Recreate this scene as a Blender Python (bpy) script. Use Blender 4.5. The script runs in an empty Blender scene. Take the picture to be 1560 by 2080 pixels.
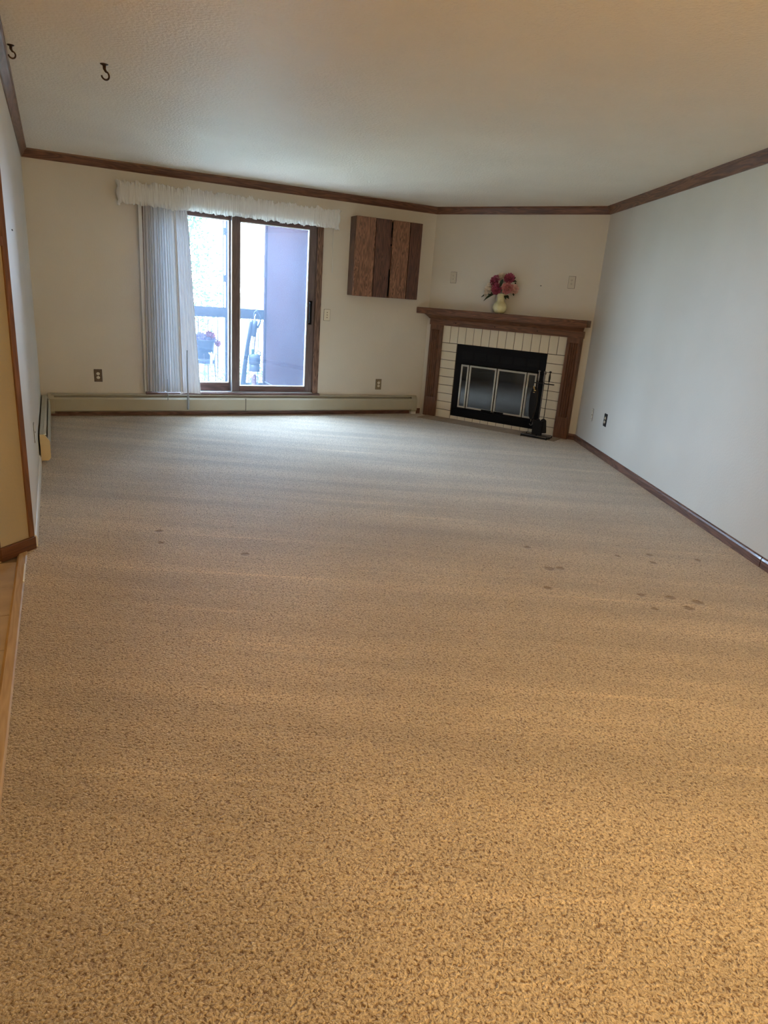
import bpy, math, random
from math import sin, cos, pi, radians, sqrt, atan2
from mathutils import Vector, Matrix, noise
random.seed(7)
SC = bpy.context.scene
COL = SC.collection

# ------------------------------------------------------------------ camera
CAM = Vector((0.1751, -7.5567, 1.3911))
YAW, PITCH, ROLL, FPX = 0.4626, 0.3102, 0.0753, 1358.26
fw = Vector((sin(YAW)*cos(PITCH), cos(YAW)*cos(PITCH), -sin(PITCH)))
rt = Vector((cos(YAW), -sin(YAW), 0)); up = rt.cross(fw)
r2 = rt*cos(ROLL) + up*sin(ROLL); u2 = -rt*sin(ROLL) + up*cos(ROLL)
cd = bpy.data.cameras.new('camera'); cam = bpy.data.objects.new('camera', cd); COL.objects.link(cam)
Mx = Matrix((r2, u2, -fw)).transposed().to_4x4(); Mx.translation = CAM
cam.matrix_world = Mx
cd.sensor_fit = 'VERTICAL'; cd.sensor_height = 32.0; cd.lens = FPX/2080*32.0
cd.clip_start = 0.02; cd.clip_end = 200
SC.camera = cam

# ------------------------------------------------------------------ sky, sun, lamps, exposure
SC.view_settings.view_transform = 'Standard'; SC.view_settings.look = 'None'
SC.view_settings.gamma = 1; SC.view_settings.use_curve_mapping = False
SC.view_settings.exposure = 0.78
w = bpy.data.worlds.new('sky'); SC.world = w; w.use_nodes = True
bg = w.node_tree.nodes['Background']; bg.inputs[0].default_value = (0.52, 0.73, 1.0, 1); bg.inputs[1].default_value = 30.0
def sun(rot, strength, colr):
    l = bpy.data.lights.new('sun', 'SUN'); l.energy = strength; l.angle = radians(2); l.color = colr
    o = bpy.data.objects.new('sun', l); COL.objects.link(o); o.rotation_euler = rot
sun((radians(50), 0, radians(8)), 3.0, (1, .97, .9))
def lamp(name, loc, watts, colr, rad):
    l = bpy.data.lights.new(name, 'POINT'); l.energy = watts; l.color = colr; l.shadow_soft_size = rad
    o = bpy.data.objects.new(name, l); COL.objects.link(o); o.location = loc
lamp('dining_lamp', (1.9, -8.35, 1.75), 60, (1.0, .70, .33), .10)
lamp('ceiling_fill', (1.2, -9.5, 1.7), 20, (1.0, .64, .30), .12)  # added fill behind the camera, lifts the near ceiling
lamp('kitchen_lamp', (-1.6, -6.4, 2.2), 7, (1.0, .62, .25), .15)
# portal in the door opening
pl = bpy.data.lights.new('window_portal', 'AREA'); pl.shape = 'RECTANGLE'; pl.size = 1.9; pl.size_y = 1.9; pl.cycles.is_portal = True
po = bpy.data.objects.new('window_portal', pl); COL.objects.link(po); po.location = (2.0, .16, 1.18); po.rotation_euler = (radians(-90), 0, 0)

# ------------------------------------------------------------------ dimensions
W, X1, Y2, H = 5.4235, 4.3466, -1.7358, 2.44
WA = -0.4081
ALPHA = atan2(Y2, W-X1); LC = math.hypot(W-X1, Y2)
BETA = atan2(-cos(WA), sin(WA))
RD = Vector((sin(WA), -cos(WA), 0))

# ------------------------------------------------------------------ materials
def nt(name):
    m = bpy.data.materials.new(name); m.use_nodes = True
    t = m.node_tree; b = t.nodes['Principled BSDF']; return m, t, b
def N(t, kind, **kw):
    n = t.nodes.new(kind)
    for k, v in kw.items():
        if k in n.inputs.keys() if isinstance(k, str) else False: n.inputs[k].default_value = v
        else: setattr(n, k, v)
    return n
def L(t, a, b): t.links.new(a, b)
def plain(name, c, rough=.6, metal=0, spec=.5, emis=None, var=.06, vscale=6, bump=0, bscale=200, coat=0):
    m, t, b = nt(name)
    b.inputs['Roughness'].default_value = rough; b.inputs['Metallic'].default_value = metal
    b.inputs['Specular IOR Level'].default_value = spec
    b.inputs['Coat Weight'].default_value = coat
    tc = N(t, 'ShaderNodeTexCoord')
    if var:
        n = N(t, 'ShaderNodeTexNoise'); n.inputs['Scale'].default_value = vscale; n.inputs['Detail'].default_value = 4
        L(t, tc.outputs['Object'], n.inputs['Vector'])
        r = N(t, 'ShaderNodeValToRGB')
        r.color_ramp.elements[0].position = .3; r.color_ramp.elements[1].position = .7
        r.color_ramp.elements[0].color = tuple(x*(1-var) for x in c)+(1,)
        r.color_ramp.elements[1].color = tuple(min(1, x*(1+var)) for x in c)+(1,)
        L(t, n.outputs['Fac'], r.inputs['Fac']); L(t, r.outputs['Color'], b.inputs['Base Color'])
    else: b.inputs['Base Color'].default_value = tuple(c)+(1,)
    if bump:
        n = N(t, 'ShaderNodeTexNoise'); n.inputs['Scale'].default_value = bscale; n.inputs['Detail'].default_value = 3
        L(t, tc.outputs['Object'], n.inputs['Vector'])
        bp = N(t, 'ShaderNodeBump'); bp.inputs['Strength'].default_value = bump; bp.inputs['Distance'].default_value = .004
        L(t, n.outputs['Fac'], bp.inputs['Height']); L(t, bp.outputs['Normal'], b.inputs['Normal'])
    return m
def wood(name, dark, light, axis='z', rough=.45, wild=1.0, scale=1.0, coat=.12):
    m, t, b = nt(name)
    tc = N(t, 'ShaderNodeTexCoord'); mp = N(t, 'ShaderNodeMapping')
    s = {'x': (1.2, 14, 14), 'y': (14, 1.2, 14), 'z': (14, 14, 1.2)}[axis]
    mp.inputs['Scale'].default_value = tuple(v*scale for v in s)
    L(t, tc.outputs['Object'], mp.inputs['Vector'])
    n1 = N(t, 'ShaderNodeTexNoise'); n1.inputs['Scale'].default_value = 1.1; n1.inputs['Detail'].default_value = 2; n1.inputs['Distortion'].default_value = .6*wild
    L(t, mp.outputs[0], n1.inputs['Vector'])
    mu = N(t, 'ShaderNodeMath', operation='MULTIPLY'); mu.inputs[1].default_value = 9
    L(t, n1.outputs['Fac'], mu.inputs[0])
    si = N(t, 'ShaderNodeMath', operation='PINGPONG'); si.inputs[1].default_value = .5
    L(t, mu.outputs[0], si.inputs[0])
    n2 = N(t, 'ShaderNodeTexNoise'); n2.inputs['Scale'].default_value = 9; n2.inputs['Detail'].default_value = 5
    L(t, mp.outputs[0], n2.inputs['Vector'])
    ad = N(t, 'ShaderNodeMath', operation='MULTIPLY_ADD'); ad.inputs[1].default_value = .55
    L(t, n2.outputs['Fac'], ad.inputs[0]); L(t, si.outputs[0], ad.inputs[2])
    r = N(t, 'ShaderNodeValToRGB'); r.color_ramp.elements[0].position = .25; r.color_ramp.elements[1].position = .8
    r.color_ramp.elements[0].color = tuple(dark)+(1,); r.color_ramp.elements[1].color = tuple(light)+(1,)
    L(t, ad.outputs[0], r.inputs['Fac']); L(t, r.outputs['Color'], b.inputs['Base Color'])
    b.inputs['Roughness'].default_value = rough; b.inputs['Coat Weight'].default_value = coat
    bp = N(t, 'ShaderNodeBump'); bp.inputs['Strength'].default_value = .25; bp.inputs['Distance'].default_value = .002
    L(t, ad.outputs[0], bp.inputs['Height']); L(t, bp.outputs['Normal'], b.inputs['Normal'])
    return m

def paint(name, c, bump=.35, scale=70, dist=.003):
    m, t, b = nt(name)
    tc = N(t, 'ShaderNodeTexCoord')
    n = N(t, 'ShaderNodeTexNoise'); n.inputs['Scale'].default_value = scale; n.inputs['Detail'].default_value = 4
    L(t, tc.outputs['Object'], n.inputs['Vector'])
    n2 = N(t, 'ShaderNodeTexNoise'); n2.inputs['Scale'].default_value = 1.5; n2.inputs['Detail'].default_value = 4
    L(t, tc.outputs['Object'], n2.inputs['Vector'])
    r = N(t, 'ShaderNodeValToRGB')
    r.color_ramp.elements[0].position = .3; r.color_ramp.elements[1].position = .7
    r.color_ramp.elements[0].color = tuple(x*.96 for x in c)+(1,); r.color_ramp.elements[1].color = tuple(x*1.03 for x in c)+(1,)
    L(t, n2.outputs['Fac'], r.inputs['Fac']); L(t, r.outputs['Color'], b.inputs['Base Color'])
    bp = N(t, 'ShaderNodeBump'); bp.inputs['Strength'].default_value = bump; bp.inputs['Distance'].default_value = dist
    L(t, n.outputs['Fac'], bp.inputs['Height']); L(t, bp.outputs['Normal'], b.inputs['Normal'])
    b.inputs['Roughness'].default_value = .55; b.inputs['Specular IOR Level'].default_value = .35
    return m

MAT = {}
MAT['wall'] = paint('wall_paint', (.66, .615, .53))
MAT['ceiling'] = paint('ceiling_texture', (.88, .80, .67), bump=.8, scale=62, dist=.007)
MAT['kitchen'] = paint('kitchen_paint', (.84, .68, .37))
MAT['oak'] = wood('dark_oak_up', (.085, .035, .017), (.175, .074, .036), 'z', wild=.5)
MAT['oak_x'] = wood('dark_oak_along', (.080, .033, .016), (.215, .090, .043), 'x')
MAT['oak_board_a'] = wood('oak_board_figured', (.065, .029, .016), (.38, .18, .10), 'z', wild=2.2, scale=1.6)
MAT['oak_board_b'] = wood('oak_board_plain', (.045, .018, .012), (.16, .065, .040), 'z', wild=.5, scale=1.3)
MAT['crown'] = wood('crown_oak', (.090, .036, .018), (.22, .096, .048), 'x', rough=.4)
MAT['base'] = wood('baseboard_oak', (.070, .028, .018), (.20, .090, .058), 'x', rough=.35, coat=.3)
MAT['casing'] = wood('door_casing_oak', (.050, .022, .014), (.26, .15, .10), 'z', wild=1.8, scale=1.2)
MAT['door_wood'] = wood('door_stile_wood', (.10, .074, .072), (.16, .12, .118), 'z', wild=.3)
MAT['door_wood_x'] = wood('door_rail_wood', (.060, .030, .026), (.15, .075, .062), 'x', wild=.3)
MAT['kitchen_wood'] = wood('kitchen_trim_wood', (.11, .045, .016), (.21, .088, .032), 'z', wild=.5)
MAT['kitchen_base'] = wood('kitchen_base_wood', (.07, .025, .009), (.13, .05, .018), 'x', wild=.4)
MAT['strip'] = wood('threshold_wood', (.38, .27, .155), (.46, .34, .205), 'y', wild=.3, rough=.6, coat=0)
MAT['heater'] = plain('heater_enamel', (.42, .395, .30), .38, var=.03)
MAT['heater_end'] = plain('heater_end_enamel', (.66, .54, .32), .4, var=.05)
MAT['fin'] = plain('heater_fins', (.30, .30, .27), .4, metal=.8)
MAT['tile'] = plain('cream_tile', (.72, .65, .50), .28, var=.04, vscale=3, coat=.3)
MAT['hearth_tile'] = plain('hearth_tile', (.34, .26, .185), .85, spec=.15, var=.08, vscale=9)
MAT['grout'] = plain('dark_grout', (.075, .055, .035), .9)
MAT['black'] = plain('black_steel', (.005, .005, .006), .5, spec=.12)
MAT['black2'] = plain('black_louver', (.004, .004, .005), .6, spec=.2)
MAT['brass'] = plain('aged_brass', (.48, .44, .36), .32, metal=.85)
MAT['gold'] = plain('polished_brass', (.85, .60, .25), .22, metal=1)
MAT['iron'] = plain('wrought_iron', (.006, .0055, .0055), .5, spec=.25)
MAT['bristle'] = plain('brush_bristle', (.010, .010, .012), .9)
MAT['tool_steel'] = plain('tool_steel', (.22, .20, .18), .3, metal=.9)
MAT['vase'] = plain('cream_glaze', (.68, .64, .36), .16, var=.12, vscale=22, coat=.7)
MAT['leaf'] = plain('leaf_green', (.012, .030, .012), .5, var=.3, vscale=40)
MAT['white_petal'] = plain('white_petal', (.80, .70, .58), .7, var=.12, vscale=50)
MAT['magenta_petal'] = plain('magenta_petal', (.40, .085, .16), .7, var=.4, vscale=60)
MAT['pink_petal'] = plain('pink_petal', (.64, .27, .28), .7, var=.3, vscale=60)
MAT['pale_petal'] = plain('pale_pink_petal', (.74, .48, .42), .7, var=.2, vscale=60)
MAT['red_petal'] = plain('red_petal', (.16, .008, .016), .8, var=.2, vscale=30)
MAT['lilac_petal'] = plain('lilac_petal', (.17, .10, .18), .8, var=.15, vscale=30)
MAT['plate'] = plain('ivory_plate', (.74, .68, .54), .4, var=.02)
MAT['plate_brown'] = plain('brown_plate', (.12, .075, .045), .45, var=.25, vscale=120)
MAT['plate_brass'] = plain('brass_plate', (.26, .20, .11), .35, metal=.5, var=.2, vscale=90)
MAT['plate_black'] = plain('black_plate', (.018, .018, .016), .35, var=.1)
MAT['plate_white'] = plain('white_plate', (.72, .72, .72), .4, var=.02)
MAT['dark'] = plain('dark_slot', (.012, .009, .006), .8, var=0)
MAT['cord'] = plain('white_cord', (.72, .70, .64), .6)
MAT['graycord'] = plain('grey_cord', (.30, .33, .36), .6)
MAT['hook'] = plain('bronze_hook', (.045, .022, .008), .4, metal=.6)
MAT['edge_band'] = plain('pale_gasket', (.85, .92, .95), .4)
MAT['alu'] = plain('aluminium_track', (.55, .58, .60), .3, metal=.7)
MAT['kfloor_grout'] = plain('kitchen_grout', (.20, .14, .10), .9)
MAT['plate_beige'] = plain('beige_plate', (.60, .55, .45), .4, var=.02)
MAT['kfloor'] = plain('kitchen_tile', (.36, .28, .20), .4, var=.12, vscale=9)
MAT['rail'] = plain('brown_rail_paint', (.015, .013, .013), .7, spec=.2)
MAT['baluster'] = plain('baluster_steel', (.03, .02, .018), .6, spec=.2)
MAT['siding'] = plain('stained_siding', (.028, .015, .015), 1.0, spec=0, var=.08, vscale=2)
MAT['deck'] = plain('deck_boards', (.34, .30, .27), .7)
MAT['bark'] = plain('bark', (.055, .06, .055), .9, var=.25)
MAT['grass'] = plain('dry_lawn', (.36, .38, .30), .95, var=.25, vscale=1.5)
MAT['pot'] = plain('dark_blue_pot', (.018, .022, .03), .6, spec=.2)
MAT['wire'] = plain('wire_stand', (.06, .035, .03), .5, metal=.3)
MAT['card'] = plain('white_tag', (.8, .85, .85), .6)
MAT['vac_dark'] = plain('vacuum_dark_plastic', (.010, .013, .018), .45, spec=.3)
MAT['vac_mid'] = plain('vacuum_grey_plastic', (.04, .045, .06), .45, spec=.3)
MAT['vac_red'] = plain('vacuum_red_core', (.22, .008, .015), .4)
MAT['vac_green'] = plain('vacuum_green_catch', (.01, .06, .035), .4)
MAT['vac_chrome'] = plain('vacuum_chrome', (.75, .8, .82), .15, metal=.9)

def foliage_mat():
    m, t, b = nt('tree_leaf')
    out = t.nodes['Material Output']
    b.inputs['Base Color'].default_value = (.030, .052, .014, 1); b.inputs['Roughness'].default_value = .8; b.inputs['Specular IOR Level'].default_value = .1
    tr = N(t, 'ShaderNodeBsdfTranslucent'); tr.inputs['Color'].default_value = (.05, .09, .02, 1)
    mx = N(t, 'ShaderNodeMixShader'); mx.inputs[0].default_value = .45
    L(t, b.outputs[0], mx.inputs[1]); L(t, tr.outputs[0], mx.inputs[2]); L(t, mx.outputs[0], out.inputs['Surface'])
    return m
MAT['foliage'] = foliage_mat()
def sheer(name, c, transp, transl, pleat=False):
    m, t, b = nt(name); out = t.nodes['Material Output']
    b.inputs['Base Color'].default_value = tuple(c)+(1,); b.inputs['Roughness'].default_value = .85
    tl = N(t, 'ShaderNodeBsdfTranslucent'); tl.inputs['Color'].default_value = tuple(c)+(1,)
    tp = N(t, 'ShaderNodeBsdfTransparent')
    m1 = N(t, 'ShaderNodeMixShader'); m1.inputs[0].default_value = transl
    L(t, b.outputs[0], m1.inputs[1]); L(t, tl.outputs[0], m1.inputs[2])
    m2 = N(t, 'ShaderNodeMixShader')
    # weave: fine threads modulate how much shows through
    tc = N(t, 'ShaderNodeTexCoord'); mp = N(t, 'ShaderNodeMapping'); mp.inputs['Scale'].default_value = (260, 260, 3)
    L(t, tc.outputs['Object'], mp.inputs['Vector'])
    n = N(t, 'ShaderNodeTexNoise'); n.inputs['Scale'].default_value = 1; L(t, mp.outputs[0], n.inputs['Vector'])
    mr = N(t, 'ShaderNodeMapRange'); mr.inputs['To Min'].default_value = transp*.6; mr.inputs['To Max'].default_value = transp*1.4
    L(t, n.outputs['Fac'], mr.inputs['Value']); L(t, mr.outputs[0], m2.inputs[0])
    L(t, m1.outputs[0], m2.inputs[1]); L(t, tp.outputs[0], m2.inputs[2]); L(t, m2.outputs[0], out.inputs['Surface'])
    return m
MAT['curtain'] = sheer('curtain_fabric', (.74, .75, .77), 0, .035)
MAT['sheer'] = sheer('sheer_fabric', (.72, .73, .76), .0, .035)
MAT['valance'] = sheer('valance_fabric', (.88, .87, .84), .03, .30)
def glass(name, veil, veilc, tint=(1, 1, 1), gloss=.06):
    m, t, b = nt(name); out = t.nodes['Material Output']
    tp = N(t, 'ShaderNodeBsdfTransparent'); tp.inputs['Color'].default_value = tuple(tint)+(1,)
    tl = N(t, 'ShaderNodeBsdfTranslucent'); tl.inputs['Color'].default_value = tuple(veilc)+(1,)
    gl = N(t, 'ShaderNodeBsdfGlossy'); gl.inputs['Roughness'].default_value = .02
    m1 = N(t, 'ShaderNodeMixShader')
    # veil: haze mixed into the glass, a little more in soft smears
    tc = N(t, 'ShaderNodeTexCoord'); n = N(t, 'ShaderNodeTexNoise'); n.inputs['Scale'].default_value = 2.2; n.inputs['Detail'].default_value = 5
    L(t, tc.outputs['Object'], n.inputs['Vector'])
    mr = N(t, 'ShaderNodeMapRange'); mr.inputs['To Min'].default_value = veil*.75; mr.inputs['To Max'].default_value = veil*1.25
    L(t, n.outputs['Fac'], mr.inputs['Value']); L(t, mr.outputs[0], m1.inputs[0])
    L(t, tp.outputs[0], m1.inputs[1]); L(t, tl.outputs[0], m1.inputs[2])
    m2 = N(t, 'ShaderNodeMixShader'); m2.inputs[0].default_value = gloss
    L(t, m1.outputs[0], m2.inputs[1]); L(t, gl.outputs[0], m2.inputs[2]); L(t, m2.outputs[0], out.inputs['Surface'])
    return m
MAT['pane'] = glass('window_glass', .025, (.44, .68, 1.0))  # bluish veil puts the overexposure glare of the outdoors into the pane
MAT['fire_glass'] = plain('smoked_fire_glass', (.012, .014, .018), .05, spec=.9, var=.5, vscale=3, coat=.2)
MAT['cup'] = glass('clear_plastic_bin', .12, (.25, .28, .40), (.8, .85, 1), .1)

DENTS = [(.638,-3.709,.035),(.62,-3.904,.03),(1.028,-4.187,.035),(2.689,-4.51,.035),(2.415,-5.051,.035),(3.38,-4.827,.035),
         (2.989,-5.339,.04),(3.091,-5.431,.045),(3.30,-4.93,.03),(3.16,-4.78,.025),(2.86,-5.27,.03),(2.98,-5.47,.045),(3.62,-4.98,.03),(2.60,-4.83,.045),(2.67,-4.845,.04),(2.80,-5.42,.03)]
def carpet():
    m, t, b = nt('carpet_pile')
    tc = N(t, 'ShaderNodeTexCoord'); P = tc.outputs['Object']
    def noise_(scale, detail=3, mapping=None, dist=0, rot=0):
        n = N(t, 'ShaderNodeTexNoise'); n.inputs['Scale'].default_value = scale; n.inputs['Detail'].default_value = detail; n.inputs['Distortion'].default_value = dist
        if mapping:
            mr_ = N(t, 'ShaderNodeMapping'); mr_.inputs['Rotation'].default_value = (0, 0, rot); L(t, P, mr_.inputs['Vector'])
            mp = N(t, 'ShaderNodeMapping'); mp.inputs['Scale'].default_value = mapping
            L(t, mr_.outputs[0], mp.inputs['Vector']); L(t, mp.outputs[0], n.inputs['Vector'])
        else: L(t, P, n.inputs['Vector'])
        return n
    wn = noise_(60, 2)
    wa_ = N(t, 'ShaderNodeVectorMath', operation='MULTIPLY_ADD'); L(t, wn.outputs['Color'], wa_.inputs[0]); wa_.inputs[1].default_value = (.012, .012, .012); L(t, P, wa_.inputs[2])
    vo_ = N(t, 'ShaderNodeTexVoronoi'); vo_.inputs['Scale'].default_value = 125; L(t, wa_.outputs[0], vo_.inputs['Vector'])
    fine = noise_(125, 3, dist=.8)
    tm_ = N(t, 'ShaderNodeMath', operation='MULTIPLY_ADD'); tm_.inputs[1].default_value = -.38; L(t, vo_.outputs['Distance'], tm_.inputs[0])
    fs_ = N(t, 'ShaderNodeMath', operation='MULTIPLY'); fs_.inputs[1].default_value = 1.5; L(t, fine.outputs['Fac'], fs_.inputs[0]); L(t, fs_.outputs[0], tm_.inputs[2])
    tuft = N(t, 'ShaderNodeMath', operation='ADD'); tuft.inputs[1].default_value = -.08; L(t, tm_.outputs[0], tuft.inputs[0])
    rt_ = N(t, 'ShaderNodeValToRGB'); e = rt_.color_ramp.elements
    e[0].position = .22; e[0].color = (.20, .115, .050, 1); e[1].position = .80; e[1].color = (.84, .715, .53, 1)
    m_ = e.new(.46); m_.color = (.60, .490, .345, 1)
    L(t, tuft.outputs[0], rt_.inputs['Fac'])
    # pile lean: long vacuum strokes across the room
    st = noise_(1.0, 4, (.35, 5.0, 1), 0, YAW+.02)
    rs = N(t, 'ShaderNodeMapRange'); rs.inputs['From Min'].default_value = .35; rs.inputs['From Max'].default_value = .68
    rs.inputs['To Min'].default_value = .80; rs.inputs['To Max'].default_value = 1.14; L(t, st.outputs['Fac'], rs.inputs['Value'])
    st2 = noise_(1.0, 2, (.5, 13.0, 1), 0, YAW-.03)
    rs2 = N(t, 'ShaderNodeMapRange'); rs2.inputs['From Min'].default_value = .60; rs2.inputs['From Max'].default_value = .72
    rs2.inputs['To Min'].default_value = 1.0; rs2.inputs['To Max'].default_value = 1.24; L(t, st2.outputs['Fac'], rs2.inputs['Value'])
    bl = noise_(1.1, 3)
    rb = N(t, 'ShaderNodeMapRange'); rb.inputs['From Min'].default_value = .3; rb.inputs['From Max'].default_value = .7
    rb.inputs['To Min'].default_value = .88; rb.inputs['To Max'].default_value = 1.08; L(t, bl.outputs['Fac'], rb.inputs['Value'])
    a = N(t, 'ShaderNodeMath', operation='MULTIPLY'); L(t, rs.outputs[0], a.inputs[0]); L(t, rb.outputs[0], a.inputs[1])
    a2 = N(t, 'ShaderNodeMath', operation='MULTIPLY'); L(t, a.outputs[0], a2.inputs[0]); L(t, rs2.outputs[0], a2.inputs[1])
    # soil and painted-in shade darken the carpet along the kitchen threshold
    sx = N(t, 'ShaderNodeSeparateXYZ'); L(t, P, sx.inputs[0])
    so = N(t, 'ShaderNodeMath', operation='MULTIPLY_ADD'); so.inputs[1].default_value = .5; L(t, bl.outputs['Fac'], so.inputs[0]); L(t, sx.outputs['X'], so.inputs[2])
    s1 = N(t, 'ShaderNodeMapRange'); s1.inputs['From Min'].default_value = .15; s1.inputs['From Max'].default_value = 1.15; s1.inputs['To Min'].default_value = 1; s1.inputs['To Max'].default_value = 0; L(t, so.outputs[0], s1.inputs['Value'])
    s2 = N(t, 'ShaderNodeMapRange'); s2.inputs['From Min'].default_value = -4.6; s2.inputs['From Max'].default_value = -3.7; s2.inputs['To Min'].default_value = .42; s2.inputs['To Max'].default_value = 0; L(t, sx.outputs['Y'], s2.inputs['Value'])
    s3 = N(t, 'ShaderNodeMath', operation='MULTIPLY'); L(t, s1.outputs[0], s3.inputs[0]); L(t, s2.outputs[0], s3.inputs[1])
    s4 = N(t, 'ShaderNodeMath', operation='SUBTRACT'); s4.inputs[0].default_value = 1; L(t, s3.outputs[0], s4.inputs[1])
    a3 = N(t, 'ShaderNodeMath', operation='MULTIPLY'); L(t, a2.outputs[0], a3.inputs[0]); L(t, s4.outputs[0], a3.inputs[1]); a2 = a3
    vm = N(t, 'ShaderNodeVectorMath', operation='SCALE'); L(t, rt_.outputs['Color'], vm.inputs[0]); L(t, a2.outputs[0], vm.inputs['Scale'])
    col = vm.outputs[0]
    # stains left by furniture feet
    acc = None
    wob = noise_(40, 2)
    for i, (x, y, r) in enumerate(DENTS):
        r *= .78
        d = N(t, 'ShaderNodeVectorMath', operation='DISTANCE'); L(t, P, d.inputs[0]); d.inputs[1].default_value = (x, y, 0)
        ad = N(t, 'ShaderNodeMath', operation='MULTIPLY_ADD'); ad.inputs[1].default_value = .03; L(t, wob.outputs['Fac'], ad.inputs[0]); L(t, d.outputs['Value'], ad.inputs[2])
        mr = N(t, 'ShaderNodeMapRange'); mr.inputs['From Min'].default_value = r*.55+.015; mr.inputs['From Max'].default_value = r+.015
        mr.inputs['To Min'].default_value = 1; mr.inputs['To Max'].default_value = 0; L(t, ad.outputs[0], mr.inputs['Value'])
        if acc is None: acc = mr.outputs[0]
        else:
            mx = N(t, 'ShaderNodeMath', operation='MAXIMUM'); L(t, acc, mx.inputs[0]); L(t, mr.outputs[0], mx.inputs[1]); acc = mx.outputs[0]
    sc = N(t, 'ShaderNodeMath', operation='MULTIPLY'); sc.inputs[1].default_value = .92; L(t, acc, sc.inputs[0])
    mix = N(t, 'ShaderNodeMix'); mix.data_type = 'RGBA'; L(t, sc.outputs[0], mix.inputs[0]); L(t, col, mix.inputs[6]); mix.inputs[7].default_value = (.20, .105, .03, 1)
    L(t, mix.outputs[2], b.inputs['Base Color'])
    b.inputs['Roughness'].default_value = .55; b.inputs['Specular IOR Level'].default_value = .35
    b.inputs['Sheen Weight'].default_value = .8; b.inputs['Sheen Roughness'].default_value = .35; b.inputs['Sheen Tint'].default_value = (.9, .85, .8, 1)
    big = noise_(22, 3)
    hs = N(t, 'ShaderNodeMath', operation='MULTIPLY_ADD'); hs.inputs[1].default_value = .8; L(t, big.outputs['Fac'], hs.inputs[0]); L(t, tuft.outputs[0], hs.inputs[2])
    hm = N(t, 'ShaderNodeMath', operation='MULTIPLY_ADD'); hm.inputs[1].default_value = -1.5; L(t, acc, hm.inputs[0]); L(t, hs.outputs[0], hm.inputs[2])
    bp = N(t, 'ShaderNodeBump'); bp.inputs['Strength'].default_value = .9; bp.inputs['Distance'].default_value = .012
    L(t, hm.outputs[0], bp.inputs['Height']); L(t, bp.outputs['Normal'], b.inputs['Normal'])
    return m
MAT['carpet'] = carpet()

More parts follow.
